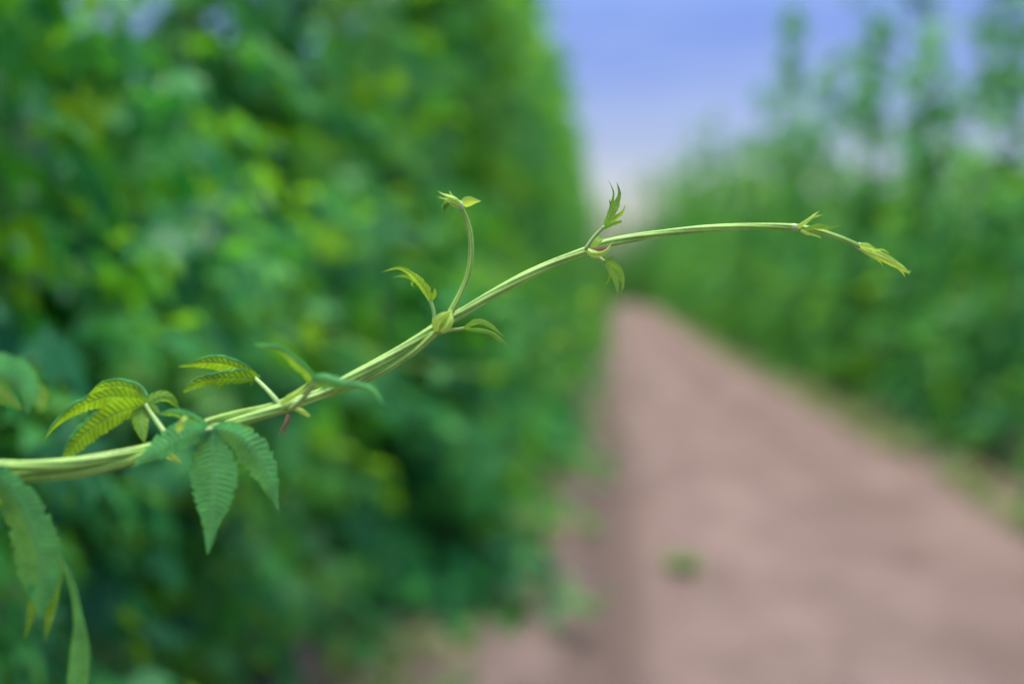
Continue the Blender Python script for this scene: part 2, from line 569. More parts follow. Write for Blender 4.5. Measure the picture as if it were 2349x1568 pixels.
leaf(short_shoot, [
    lb([(332, 930), (275, 946), (222, 975), (180, 1008), (146, 1052)],
       [16, 36, 31, 25, 18, 6], [8, 22, 28, 29, 26, 8], d, d - .012, rim=4.5, tl=-.5, tr=.55, under=True, teeth=14, serr=.2, step=1.6),
    lb([(332, 926), (262, 908), (203, 924), (157, 949), (123, 978), (99, 1010)],
       [12, 24, 20, 17, 12, 6, 0], [12, 28, 26, 18, 12, 6, 0], d + .001, d + .010, rim=4.5, tl=-.3, tr=.6, under=True, teeth=15, serr=.2, step=1.6),
    lb([(334, 924), (318, 898), (280, 886), (236, 889), (200, 906)],
       [10, 16, 18, 14, 0], [10, 13, 11, 8, 0], d + .002, d + .024, rim=4.2, tl=-.3, tr=.9, under=True, teeth=10, serr=.2, step=1.6),
    lb([(328, 930), (323, 958), (326, 985), (332, 1018)], [14, 24, 21, 12, 0], [14, 22, 19, 11, 0], d, d - .012, tl=.2, tr=.2, under=True, teeth=8, serr=.22, step=1.4),
    lb([(335, 926), (362, 908), (390, 911), (412, 938)], [6, 8, 9, 6, 0], [8, 13, 13, 9, 0], d, d + .004, rim=4, tl=-.1, tr=.5, under=True, teeth=8, serr=.22, step=1.4),
    lb([(336, 928), (352, 936), (368, 950)], [6, 10, 0], [6, 10, 0], d - .001, d - .006, under=True, teeth=5),
], M_leaf, [(335, 928, d), (352, 955, d - .004), (378, 992, D(378) + .006)], [6, 5.5, 6.5])

# --- long shoot, first pair (node at 650,933): lit leaf behind, blurred leaf reaching to the viewer
d = 0.688
leaf(long_shoot, [
    lb([(586, 866), (552, 846), (512, 834), (462, 832), (406, 841)],
       [9, 18, 20, 17, 11, 0], [9, 17, 20, 17, 9, 0][::1], d, d - .006, rim=3.5, tl=.5, tr=-.1, under=True, teeth=14, serr=.2, step=1.5)
    | dict(wl=[10, 16, 19, 16, 8, 0], wr=[12, 30, 24, 15, 9, 0], tl=-.1, tr=.6),
    lb([(585, 868), (546, 867), (501, 868), (457, 877), (421, 899)],
       [12, 22, 16, 14, 13, 2], [6, 14, 14, 13, 12, 2], d - .001, d - .010, rim=3.5, tl=-.3, tr=.6, under=True, teeth=13, serr=.22, step=1.5),
    lb([(512, 872), (502, 882), (494, 893)], [4, 6, 0], [4, 6, 0], d, d, under=True),
    lb([(582, 870), (577, 878), (575, 886)], [3, 4, 0], [3, 4, 0], d, d, under=True),
    lb([(585, 866), (594, 862), (597, 870)], [3, 3, 0], [3, 4, 0], d, d),
], M_leaf, [(585, 867, d), (612, 893, d - .008), (642, 928, D(642) + .004)], [5.2, 5.4, 7])
d = 0.625
leaf(long_shoot, [
    lb([(722, 876), (704, 850), (674, 823), (642, 799), (585, 792)],
       [10, 9, 9, 9, 8, 7, 3], [14, 15, 16, 13, 8, 7, 3], d, d - .012, tl=.9, tr=.5, teeth=7, serr=.2),
    lb([(712, 866), (748, 868), (785, 880), (828, 885), (858, 898), (878, 926)],
       [12, 22, 19, 12, 10, 9, 2], [6, 13, 13, 11, 9, 8, 2], d, d - .012, tl=.3, tr=.9, teeth=10, serr=.2),
    lb([(710, 858), (726, 876), (752, 894)], [8, 13, 0], [8, 16, 0], d + .002, d + .004, tl=.5, tr=.5),
], M_leaf, [(668, 938, D(668) - .008), (695, 914, .648), (720, 880, d)], [7, 6, 6])

# --- long shoot, pair outside the frame: leaf at the left edge, large leaf hanging in the corner
d = 0.585
leaf(long_shoot, [
    lb([(-150, 880), (-110, 852), (-40, 850), (20, 868), (52, 900), (60, 950)],
       [10, 26, 26, 26, 22, 8, 2], [8, 28, 36, 50, 60, 44, 5], d, d - .010, tl=.3, tr=.45, teeth=12, serr=.12),
    lb([(-130, 890), (-50, 893), (4, 905), (50, 938)], [10, 34, 34, 20, 2], [10, 34, 30, 18, 2], d + .008, d + .004, tl=-.5, tr=.6, under=True, teeth=10, serr=.15),
    lb([(70, 878), (92, 902), (97, 925), (90, 944)], [8, 22, 24, 16, 3], [6, 20, 22, 16, 3], d + .004, d - .004, tl=-.2, tr=.2, under=True, teeth=6, serr=.2),
], M_leaf, [(-150, 900, d), (-135, 990, .59), (-130, 1064, .604)], [7, 7, 8])
d = 0.618
leaf(long_shoot, [
    lb([(-35, 1070), (20, 1122), (58, 1185), (84, 1250), (98, 1310), (100, 1360), (92, 1418)],
       [8, 20, 32, 36, 38, 40, 36, 14, 0], [20, 34, 46, 52, 56, 55, 46, 26, 0], d, d - .006, tl=.45, tr=.35, teeth=15, serr=.24)
    | dict(wl=[10, 24, 36, 48, 58, 64, 60, 34, 0], wr=[24, 36, 46, 56, 58, 56, 48, 26, 0]),
    lb([(128, 1262), (150, 1300), (168, 1350), (176, 1405), (180, 1450), (178, 1510), (172, 1600)],
       [6, 7, 8, 8, 10, 16, 20, 22, 20], [6, 8, 9, 10, 16, 24, 30, 30, 24], d - .002, d - .008, tl=.5, tr=.3, teeth=12, serr=.14),
    lb([(80, 1340), (75, 1395), (56, 1468)], [14, 12, 0], [14, 11, 0], d - .002, d + .0, under=True, teeth=5),
    lb([(126, 1310), (118, 1380), (103, 1472)], [16, 15, 10, 0], [20, 16, 10, 0], d - .001, d + .002, under=True, teeth=7),
    lb([(-40, 1085), (-5, 1120), (14, 1150), (16, 1205)], [20, 22, 16, 0], [20, 18, 12, 0], d + .004, d + .010, under=True, teeth=8, serr=.2),
    lb([(-40, 1080), (-60, 1180), (-75, 1300), (-80, 1420)], [20, 45, 50, 0], [20, 45, 50, 0], d, d + .01, teeth=15, serr=.15),
], M_leaf, [(-128, 1066, .604), (-85, 1062, .600), (-35, 1071, d)], [8, 7, 7])

# --- short shoot, second pair (node at 1010,745)
d = D(1000) - .004
leaf(short_shoot, [
    lb([(987, 690), (971, 660), (944, 630), (914, 615), (873, 625)],
       [4, 14, 13, 8, 5, 3, 0], [4, 8, 9, 7, 4, 2, 0], d, d - .004, tl=-.1, tr=.5, under=True, teeth=9, serr=.2),
    lb([(958, 648), (944, 638), (924, 632), (898, 637)], [3, 4, 3, 0], [4, 5, 3, 0], d + .003, d + .003, under=True),
    lb([(988, 690), (996, 674), (997, 658)], [3, 6, 0], [3, 5, 0], d - .001, d - .003, under=False),
    lb([(950, 642), (944, 650), (950, 660)], [2, 3, 0], [2, 3, 0], d + .005, d + .006),
], M_young, [(995, 748, d), (995, 716, d), (987, 688, d)], [4.8, 4.2, 4])
leaf(short_shoot, [
    lb([(1062, 753), (1094, 738), (1124, 747), (1155, 772)], [3, 6, 5, 4, 0], [3, 9, 8, 5, 0], d, d - .004, tl=.5, tr=.3, under=True, teeth=8, serr=.22),
    lb([(1062, 754), (1098, 756), (1130, 765), (1154, 783), (1174, 802)], [2, 6, 6, 4, 2, 0], [2, 3, 5, 4, 2, 0], d - .001, d - .007, tl=.3, tr=.5, under=True, teeth=9, serr=.22),
    lb([(1126, 766), (1140, 776), (1153, 789)], [3, 3, 0], [2, 2, 0], d - .003, d - .003, under=True),
    lb([(1075, 748), (1092, 738), (1112, 735)], [2, 4, 0], [3, 4, 0], d + .002, d + .006),
], M_young, [(1010, 762, d), (1035, 757, d), (1064, 753, d)], [4.5, 3.8, 3.6])
# stipules clasping the node
mb = MB()
mb.tube([(1004, 762, d), (1009, 750, d - .001), (1016, 738, d - .002), (1026, 725, d - .002), (1036, 713, d - .001)], [8, 17, 17.5, 12, 4], step=2, seg=24, ribs=3, rib_amp=.07)
mb.lobe([(1003, 760, d - .006), (1002, 742, d - .007), (1014, 726, d - .007), (1036, 712, d - .005)], [4, 7, 5, 0], [5, 14, 9, 0], tl=.6, tr=.3)
mb.lobe([(1012, 762, d - .006), (1026, 748, d - .0075), (1033, 732, d - .007), (1034, 714, d - .004)], [5, 9, 8, 0], [5, 7, 6, 0], tl=.2, tr=.9)
mb.build('stipule', M_bract, short_shoot)

# tip of the short shoot
d = D(1056)
mb = MB()
mb.tube([(1059, 479, d), (1055, 469, d), (1050, 462, d)], [6, 7.5, 5], step=2, seg=16)
mb.build('joint', M_joint, short_shoot)
mb = MB()
mb.tube([(1055, 470, d), (1044, 463, d), (1034, 457, d), (1026, 452, d)], [5, 10, 9, 3], step=2, seg=16, ribs=3, rib_amp=.1)
mb.lobe([(1056, 470, d - .003), (1042, 458, d - .004), (1024, 450, d - .003), (1002, 438, d)], [4, 7, 5, 2, 0], [4, 7, 5, 2, 0], tl=.4, tr=.3, curl=.5)
mb.lobe([(1053, 475, d - .003), (1040, 466, d - .004), (1026, 460, d - .003), (1002, 451, d)], [5, 9, 6, 2, 0], [4, 8, 5, 2, 0], tl=.4, tr=.2, curl=.5)
mb.lobe([(1042, 456, d - .001), (1035, 447, d - .001), (1030, 436, d)], [2, 2.5, 0], [2, 2.5, 0])
mb.lobe([(1030, 447, d + .002), (1018, 446, d + .002), (1008, 446, d)], [2, 2, 0], [2, 2, 0])
mb.build('bract', M_bract, short_shoot)
mb = MB()
mb.lobe([(1056, 466, d + .002), (1066, 464, d + .001), (1080, 461, d), (1104, 461, d - .002)], [5, 12, 11, 5, 0], [4, 12, 11, 5, 0], tl=.5, tr=-.2, curl=.2)
mb.build('bract', M_bract, short_shoot)
mb = MB()
mb.lobe([(1034, 460, d + .003), (1024, 468, d + .003), (1016, 478, d + .002), (1013, 496, d + .002)], [5, 9, 7, 2, 0], [4, 7, 8, 3, 0], tl=.4, tr=.4, teeth=6, serr=.35)
mb.tube([(1032, 461, d + .002), (1023, 469, d + .001), (1017, 480, d + .001)], [6, 6.5, 3], step=2, seg=12)
mb.build('leaf', M_young, short_shoot)

# --- long shoot, third pair (node at 1347,576)
d = D(1350)
leaf(long_shoot, [
    lb([(1384, 522), (1398, 496), (1411, 468), (1420, 444), (1414, 416)], [3, 7, 11, 12, 7, 3, 0], [3, 7, 9, 8, 5, 3, 0], d - .004, d, tl=.1, tr=.3, teeth=10, serr=.22, step=1.5, under=True),
    lb([(1384, 521), (1396, 490), (1405, 458), (1406, 438), (1394, 411)], [2, 4, 4, 3, 1.5, 0], [2, 4, 4, 3, 1.5, 0], d - .002, d + .004, teeth=7, serr=.2, under=True),
    lb([(1386, 522), (1409, 502), (1427, 486), (1434, 468)], [2, 5, 6, 4, 0], [3, 6, 6, 3, 0], d - .004, d - .008, tl=.3, tr=.1, teeth=8, serr=.25, step=1.5, under=True),
    lb([(1386, 524), (1404, 514), (1426, 508)], [3, 5, 5, 3], [2, 5, 4, 3], d - .004, d - .006, teeth=5, serr=.25, under=True),
    lb([(1400, 472), (1399, 464), (1397, 456)], [2, 2, 0], [2, 2, 0], d, d),
], M_young, [(1344, 570, d - .002), (1362, 544, d - .003), (1385, 520, d - .004)], [5, 4.2, 3.6])
leaf(long_shoot, [
    lb([(1384, 598), (1403, 622), (1413, 648), (1416, 672), (1411, 699)], [3, 7, 8, 5, 2, 0], [3, 7, 8, 5, 2, 0], d - .006, d - .012, tl=-.3, tr=.4, under=True, teeth=8, serr=.45, step=1.2),
    lb([(1386, 597), (1408, 607), (1424, 624), (1429, 652), (1421, 683)], [2, 5, 6, 4, 2.5, 0], [2, 7, 7, 4, 2.5, 0], d - .005, d - .010, tl=.5, tr=-.2, under=True, teeth=8, serr=.45, step=1.2),
    lb([(1388, 602), (1408, 618), (1421, 640), (1426, 664)], [2, 4, 4, 0], [2, 4, 4, 0], d - .004, d - .006, tl=.2, tr=.5, under=True, teeth=6, serr=.4, step=1.2),
    lb([(1385, 597), (1396, 592), (1407, 590)], [3, 4, 3], [3, 5, 3], d - .004, d - .002),
    lb([(1392, 610), (1398, 636), (1383, 661)], [3, 3, 0], [4, 3, 0], d - .003, d - .001, under=True, teeth=4),
], M_young, [(1358, 586, d - .002), (1374, 591, d - .004), (1386, 599, d - .006)], [4, 3.6, 3.4])
mb = MB()
mb.tube([(1340, 577, d), (1348, 574, d), (1358, 570, d)], [9, 10.5, 9], step=2, seg=20)
mb.build('joint', M_joint, long_shoot)
mb = MB()
mb.lobe([(1357, 566, d - .004), (1368, 553, d - .005), (1377, 537, d - .004)], [3, 5, 4, 0], [4, 7, 5, 0], tl=.3, tr=.4)
mb.lobe([(1360, 566, d - .005), (1374, 554, d - .006), (1387, 544, d - .005)], [3, 5, 0], [3, 5, 0], tl=.3, tr=.4)
mb.build('stipule', M_bract, long_shoot)
mb = MB()
mb.lobe([(1347, 573, d - .007), (1358, 580, d - .009), (1374, 581, d - .010), (1391, 573, d - .009), (1404, 554, d - .007)],
        [5, 10, 10, 7, 4, 0], [5, 8, 9, 8, 5, 0], tl=.4, tr=.7, teeth=6, serr=.15)
mb.build('stipule', M_bract, long_shoot)
mb = MB()
mb.lobe([(1360, 569, d - .011), (1374, 573, d - .0125), (1389, 568, d - .012), (1402, 556, d - .009)], [2, 4, 4, 2, 0], [2, 6, 6, 3, 0], tl=.3, tr=.2, teeth=4, serr=.2)
red = mb.build('stipule', M_red, long_shoot)
red['label'] = 'reddish brown withered stipule'

# --- long shoot, fourth node (1822,521) and bud
d = D(1822)
mb = MB()
mb.tube([(1815, 520, d), (1822, 521, d), (1830, 523, d)], [7.4, 8.8, 7.2], step=2, seg=18)
mb.build('joint', M_joint, long_shoot)
mb = MB()
mb.lobe([(1828, 520, d - .003), (1838, 515, d - .003), (1857, 502, d - .003), (1871, 490, d - .001), (1879, 484, d)], [5, 5, 4, 3, 0], [4, 5, 4, 3, 0], tl=.5, tr=.4, under=True)
mb.lobe([(1862, 499, d - .002), (1876, 495, d - .002), (1889, 492, d)], [3, 2, 0], [2, 2, 0])
mb.build('leaf', M_bract, long_shoot)
mb = MB()
mb.lobe([(1842, 525, d - .003), (1870, 521, d - .004), (1895, 521, d - .004), (1914, 520, d - .003), (1932, 514, d - .001)], [3, 5, 6, 4, 2, 0], [2, 5, 6, 4, 2, 0], tl=.4, tr=.3, under=True, teeth=6)
mb.lobe([(1850, 524, d - .001), (1877, 516, d - .001), (1902, 519, d)], [3, 4, 0], [2, 4, 0], under=True)
mb.build('leaf', M_young, long_shoot)
mb = MB()
mb.lobe([(1836, 528, d - .004), (1850, 535, d - .005), (1864, 538, d - .004), (1885, 547, d - .002)], [3, 4, 3, 1.5, 0], [3, 5, 3, 1.5, 0])
mb.lobe([(1868, 540, d - .003), (1878, 542, d - .003), (1884, 549, d - .002)], [1.5, 1.5, 0], [1.5, 1.5, 0])
mb.build('stipule', M_bract, long_shoot)

d = D(2020)
mb = MB()
mb.tube([(1964, 562, d), (1971, 565, d), (1978, 568, d)], [6, 9.5, 9], step=2, seg=18)
mb.build('joint', M_joint, long_shoot)
mb = MB()
mb.tube([(1969, 564, d), (1980, 569, d), (1995, 576, d), (2012, 584, d), (2030, 593, d), (2050, 604, d), (2068, 615, d), (2085, 627, d)],
        [8, 10.5, 11, 10, 9.5, 8.5, 6.5, 2.5], step=2, seg=22, ribs=4, rib_amp=.08, twist=30)
mb.lobe([(1972, 560, d - .006), (1992, 566, d - .0075), (2008, 573, d - .006), (2024, 572, d - .004), (2041, 583, d - .002)], [4, 6, 4, 2, 1.5, 0], [4, 8, 5, 2, 1.5, 0], tl=.8, tr=.2)
mb.lobe([(1972, 568, d - .007), (1990, 578, d - .008), (2004, 588, d - .007), (2018, 600, d - .004), (2026, 616, d - .003)], [4, 7, 5, 2, 0], [3, 5, 3, 1.5, 0], tl=.2, tr=.7)
mb.lobe([(1996, 578, d - .008), (2020, 590, d - .009), (2046, 604, d - .008), (2070, 618, d - .005), (2086, 628, d - .003)], [3, 7, 7, 4, 0], [3, 6, 7, 4, 0], tl=.6, tr=.5)
mb.lobe([(2004, 576, d - .005), (2028, 586, d - .006), (2052, 600, d - .006), (2072, 613, d - .004)], [2, 5, 4, 0], [2, 6, 5, 0], tl=.9, tr=.2)
mb.lobe([(2062, 618, d - .004), (2070, 625, d - .003), (2076, 637, d - .002)], [2, 2, 0], [2, 2, 0])
mb.lobe([(2078, 622, d - .002), (2085, 623, d - .002), (2090, 621, d)], [2, 2, 0], [2, 2, 0])
mb.build('bud', M_bract, long_shoot)

# --- small stipules at the first nodes
d = D(650)
mb = MB()
mb.lobe([(645, 926, d - .006), (662, 914, d - .007), (678, 904, d - .007), (692, 891, d - .006), (707, 876, d - .004)], [4, 6, 6, 3, 0], [5, 9, 8, 4, 0], tl=.4, tr=.5)
mb.lobe([(684, 906, d - .008), (698, 894, d - .009), (712, 882, d - .009)], [3, 2, 0], [3, 2, 0])
mb.build('stipule', M_bract, long_shoot)
mb = MB()
mb.lobe([(674, 936, d - .005), (692, 942, d - .007), (710, 954, d - .006)], [5, 7, 3], [4, 6, 3], tl=.3, tr=.6)
mb.build('stipule', M_bract, long_shoot)
mb = MB()
mb.tube([(640, 938, d), (655, 932, d), (672, 925, d)], [12.5, 14.5, 12.5], step=3, seg=24, ribs=4, rib_amp=.05)
mb.build('joint', M_stem, long_shoot)
mb = MB()
mb.lobe([(662, 950, d - .006), (659, 964, d - .007), (651, 978, d - .007), (639, 997, d - .006)], [5, 6, 4, 3, 0], [4, 5, 4, 2, 0], tl=.5, tr=.5)
mb.lobe([(651, 976, d - .007), (652, 988, d - .007), (655, 998, d - .007)], [2, 2, 0], [2, 2, 0])
red = mb.build('stipule', M_red, long_shoot)
red['label'] = 'reddish brown shrivelled stipule hanging down'
mb = MB()
d = D(390)
mb.lobe([(374, 1034, d + .010), (392, 1046, d + .011), (420, 1062, d + .012)], [5, 9, 5, 0], [5, 10, 6, 0], tl=.3, tr=.5)
mb.build('stipule', M_bract, short_shoot)
mb = MB()
mb.lobe([(405, 990, d - .026), (418, 968, d - .028), (428, 955, d - .026)], [5, 9, 3], [5, 9, 3], tl=.3, tr=.5)
mb.build('stipule', M_bract, short_shoot)


# ------------------------------------------------------------------ hop plants of the rows
def bend(y):
    """the lane swings gently to the left beyond about 45 m"""
    return -.016 * max(0.0, min(y, 72) - 45) ** 2


def narrow(y):
    """the lane narrows a little on its right side"""
    return -float(np.interp(y, [10, 20, 50], [0, .45, .95]))


def shift(x, y):
    """straight-lane coordinate -> field coordinate"""
    t = min(1, max(0, (x + .72) / 2.92))
    return x + bend(y) + narrow(y) * t



def leaf_template(nl):
    """a palmate hop leaf lying in XY, tip towards +Y, unit length; returns verts, tris"""
    V = [(0, 0, 0)]
    T = []
    specs = {5: [(0, 1.0, .2), (42, .85, .18), (-42, .85, .18), (88, .55, .15), (-88, .55, .15)],
             3: [(0, 1.0, .24), (50, .8, .22), (-50, .8, .22)]}[nl]
    for ang, l, w in specs:
        a = math.radians(ang)
        c, s = math.cos(a), math.sin(a)

        def rot(x, y, z): return (x * c + y * s, -x * s + y * c, z)
        b = len(V)
        V += [rot(-w, l * .42, .03), rot(0, l * .45, -.03), rot(w, l * .42, .03), rot(-w * .7, l * .72, -.02), rot(w * .7, l * .72, -.02), rot(0, l, -.16)]
        T += [(0, b + 1, b), (0, b + 2, b + 1), (b, b + 1, b + 3), (b + 1, b + 2, b + 4), (b + 1, b + 4, b + 5), (b + 3, b + 1, b + 5)]
    return np.array(V), np.array(T)


LT5, LT3 = leaf_template(5), leaf_template(3)


def leaf_cloud(pos, nrm, tipd, size, tmpl):
    V, T = tmpl
    z = nrm / (np.linalg.norm(nrm, axis=1, keepdims=True) + 1e-9)
    y = tipd - z * np.sum(tipd * z, axis=1, keepdims=True)
    y /= (np.linalg.norm(y, axis=1, keepdims=True) + 1e-9)
    x = np.cross(y, z)
    n = len(pos)
    W = (pos[:, None, :] + size[:, None, None] * (x[:, None, :] * V[None, :, 0:1] + y[:, None, :] * V[None, :, 1:2] + z[:, None, :] * V[None, :, 2:3]))
    k = len(V)
    Fc = T[None, :, :] + (np.arange(n) * k)[:, None, None]
    return W.reshape(-1, 3), Fc.reshape(-1, 3), k


def np_mesh(name, V, Fc, mat, attr=None, smooth=False):
    me = bpy.data.meshes.new(name)
    me.vertices.add(len(V))
    me.vertices.foreach_set('co', V.astype(np.float32).ravel())
    me.loops.add(Fc.size)
    me.loops.foreach_set('vertex_index', Fc.astype(np.int32).ravel())
    me.polygons.add(len(Fc))
    me.polygons.foreach_set('loop_start', np.arange(0, Fc.size, Fc.shape[1], dtype=np.int32))
    me.polygons.foreach_set('loop_total', np.full(len(Fc), Fc.shape[1], dtype=np.int32))
    if attr is not None:
        a = me.attributes.new('tone', 'FLOAT', 'POINT')
        a.data.foreach_set('value', attr.astype(np.float32))
    me.materials.append(mat)
    me.update(calc_edges=True)
    me.validate()
    if smooth: me.polygons.foreach_set('use_smooth', [True] * len(me.polygons))
    return me


def hop_plant_mesh(height, dens, rad, size, n_side, per_side, seed, tmpl=LT5):
    """foliage of one hop plant: side shoots along two climbing bines, each carrying leaves.
    dens(z)->relative number of side shoots, rad(z)->their reach"""
    r = np.random.default_rng(seed)
    pos, nrm, tip, siz, ton = [], [], [], [], []
    zs = []
    while len(zs) < n_side:
        z = r.uniform(0.1, height)
        if r.random() < dens(z): zs.append(z)
    for z in zs:
        a = r.uniform(0, 2 * math.pi)
        L = rad(z) * (r.uniform(.55, 1.15) if z < 2.3 or r.random() > .10 else r.uniform(1.2, 1.7))
        o = np.array([math.cos(a), math.sin(a), 0])
        rise = r.uniform(-.35, .35)
        n = max(3, int(per_side * r.uniform(.6, 1.4) * (0.4 + 0.6 * L / .55)))
        t = r.uniform(.1, 1, n) ** .8
        p = o[None] * (L * t)[:, None] + np.array([0, 0, z])[None]
        p[:, 2] += rise * t * L - .35 * L * t ** 2
        p += r.normal(0, .05, (n, 3))
        out = o[None] * .75 + np.array([0, 0, .75])[None] + r.normal(0, .42, (n, 3))
        td = o[None] * .55 + np.array([0, 0, -.75])[None] + r.normal(0, .45, (n, 3))
        pos.append(p); nrm.append(out); tip.append(td)
        siz.append(size * r.uniform(.55, 1.2, n) * (1.08 - .35 * t))
        ton.append(np.clip((t - .75) * 2.2, 0, 1) * r.uniform(0, 1) + (0.5 if r.random() < .08 else 0))
    pos, nrm, tip, siz, ton = map(np.concatenate, (pos, nrm, tip, siz, ton))
    keep = pos[:, 2] > .05
    pos, nrm, tip, siz, ton = pos[keep], nrm[keep], tip[keep], siz[keep], ton[keep]
    V, Fc, k = leaf_cloud(pos, nrm, tip, siz, tmpl)
    V[:, 2] = np.maximum(V[:, 2], 0.02)
    return np_mesh('foliage', V, Fc, M_row, np.repeat(np.clip(ton, 0, 1), k))


def bine_mesh(height, seed):
    mb = MB()
    r = random.Random(seed)
    for s in range(2):
        P = []
        ph = r.random() * 6.28
        for i in range(int(height / .1)):
            z = i * .1 - .05
            rr = .05 * (1 - i * .1 / height) + .02
            P.append(Vector((rr * math.cos(ph + z * 5), rr * math.sin(ph + z * 5), z)))
        mb.tube_world(P, [.006 * (1 - .5 * i / len(P)) for i in range(len(P))], seg=6)
    me = bpy.data.meshes.new('bine')
    me.from_pydata([tuple(v) for v in mb.v], [], mb.f)
    ul = me.uv_layers.new(name='UVMap')
    li = np.empty(len(me.loops), dtype=np.int32)
    me.loops.foreach_get('vertex_index', li)
    ul.data.foreach_set('uv', np.asarray(mb.uv, dtype=np.float32)[li].ravel())
    me.materials.append(M_bine)
    me.polygons.foreach_set('use_smooth', [True] * len(me.polygons))
    return me


def dense_d(z):
    return float(np.interp(z, [0, .3, .7, 1.0, 1.9, 2.3, 3.2, 4.6], [.16, .24, .6, 1, 1, .45, .5, .35]))


def dense_r(z):
    return float(np.interp(z, [0, .4, 1.0, 2.0, 3.5, 4.6], [.42, .52, .58, .55, .50, .34]))


def spiky_d(top):
    return lambda z: float(np.interp(z, [0, .3, .8, 1.7, 2.2, 2.8, top], [.6, .9, 1, .95, .45, .30, .22]))


def spiky_r(top):
    return lambda z: float(np.interp(z, [0, .5, 1.5, 2.1, 2.7, top], [.5, .55, .48, .31, .19, .14]))


def skirt_d(z):
    return dense_d(z) + float(np.interp(z, [0, .15, .7, 1.1], [1.2, 1.5, .9, 0]))


def skirt_r(z):
    return float(np.interp(z, [0, .25, .6, 1.0, 2.0, 3.5, 4.6], [1.22, 1.28, 1.15, .84, .58, .50, .34]))


TALL, SKIRT, SPIKE, LOW, LOWSKIRT = [], [], [], [], []
for i in range(5):
    h = (4.5, 5.0, 5.5, 4.7, 5.2)[i]
    TALL.append((hop_plant_mesh(h, dense_d, dense_r, .112, 165, 22, 100 + i), bine_mesh(h, i)))
    SKIRT.append((hop_plant_mesh(h, skirt_d, skirt_r, .112, 185, 22, 300 + i), TALL[-1][1]))
for i, h in enumerate((3.3, 3.9, 4.4, 3.6, 4.9, 4.1)):
    SPIKE.append((hop_plant_mesh(h, spiky_d(h), spiky_r(h), .11, 115, 17, 200 + i), bine_mesh(h - .2, 20 + i)))


def low_d(z):
    return float(np.interp(z, [0, .3, .7, 1.0, 1.6, 1.9, 2.8], [.12, .18, .5, 1, .9, .10, .05]))


for i in range(2):
    LOW.append((hop_plant_mesh(2.7 + .3 * i, low_d, dense_r, .112, 108, 22, 400 + i), bine_mesh(2.7, 40 + i)))
    LOWSKIRT.append((hop_plant_mesh(3.0, lambda z: low_d(z) + skirt_d(z) * (z < 1.1), skirt_r, .112, 135, 22, 450 + i), LOW[-1][1]))


def plant_thing(meshes, label, group):
    root = empty('hop_plant')
    tag(root, label, 'hop plant', group)
    for nm, me in (('foliage', meshes[0]), ('bine', meshes[1])):
        o = bpy.data.objects.new(nm, me)
        o.parent = root
        col.objects.link(o)
    return root


def copy_plant(src, label, group):
    root = src.copy()
    col.objects.link(root)
    tag(root, label, 'hop plant', group)
    for ch in list(src.children):
        c = ch.copy()
        c.parent = root
        col.objects.link(c)
    return root


protos = {}


def place_plant(kind, i, x, y, label, group, s=1.0):
    key = (kind, i)
    if key not in protos:
        root = protos[key] = plant_thing({'tall': TALL, 'skirt': SKIRT, 'spike': SPIKE, 'low': LOW, 'lowskirt': LOWSKIRT}[kind][i], label, group)
    else:
        root = copy_plant(protos[key], label, group)
    root.location = (shift(x, y), y, 0)
    root.rotation_euler = (0, 0, random.uniform(0, 6.28))
    root.scale = (s, s, s * random.uniform(.94, 1.06))
    return root


ordinals = ['nearest', 'second nearest', 'third nearest', 'fourth nearest', 'fifth nearest', 'sixth nearest']
y = 1.75
k = 0
while y < 68:
    lab = 'lush green hop plant in the dense leafy wall left of the dirt path'
    kd = 'low' if 2.5 < y < 4.3 else ('lowskirt' if (5.2 < y < 6.4 or 7.6 < y < 9.0) else ('tall' if y < 5.2 else 'skirt'))
    place_plant(kd, random.randrange(2 if kd in ('low', 'lowskirt') else 5), -1.28 + random.uniform(-.13, .13), y, lab, 'hop plants in the dense row left of the path', random.uniform(.95, 1.06))
    y += random.uniform(.75, .95)
    k += 1
y = 5.6
k = 0
while y < 72:
    lab = 'slender hop plant with a thin airy top in the row right of the dirt path'
    if k < 5: lab = 'slender hop plant, ' + ordinals[k] + ' the viewer in the row right of the dirt path'
    place_plant('spike', random.randrange(6), 2.78 + random.uniform(-.08, .08), y, lab, 'hop plants in the row right of the path', random.uniform(.9, 1.08))
    y += random.uniform(.85, 1.1)
    k += 1
for x0, y0, y1, lab, grp in ((-4.4, 8.0, 30, 'hop plant in the next row behind the leafy wall on the left', 'hop plants in the second row on the left'),
                             (5.9, 11.0, 60, 'hop plant in the second row, seen through gaps of the row right of the path', 'hop plants in the second row on the right'),
                             (9.0, 17.0, 44, 'hop plant in the third and farthest row on the right', 'hop plants in the third row on the right')):
    y = y0
    while y < y1:
        place_plant('spike', random.choice([0, 3, 1]), x0 + random.uniform(-.1, .1), y, lab, grp, random.uniform(.8, .95) if x0 > 0 else random.uniform(.62, .74))
        y += random.uniform(1.0, 1.3)

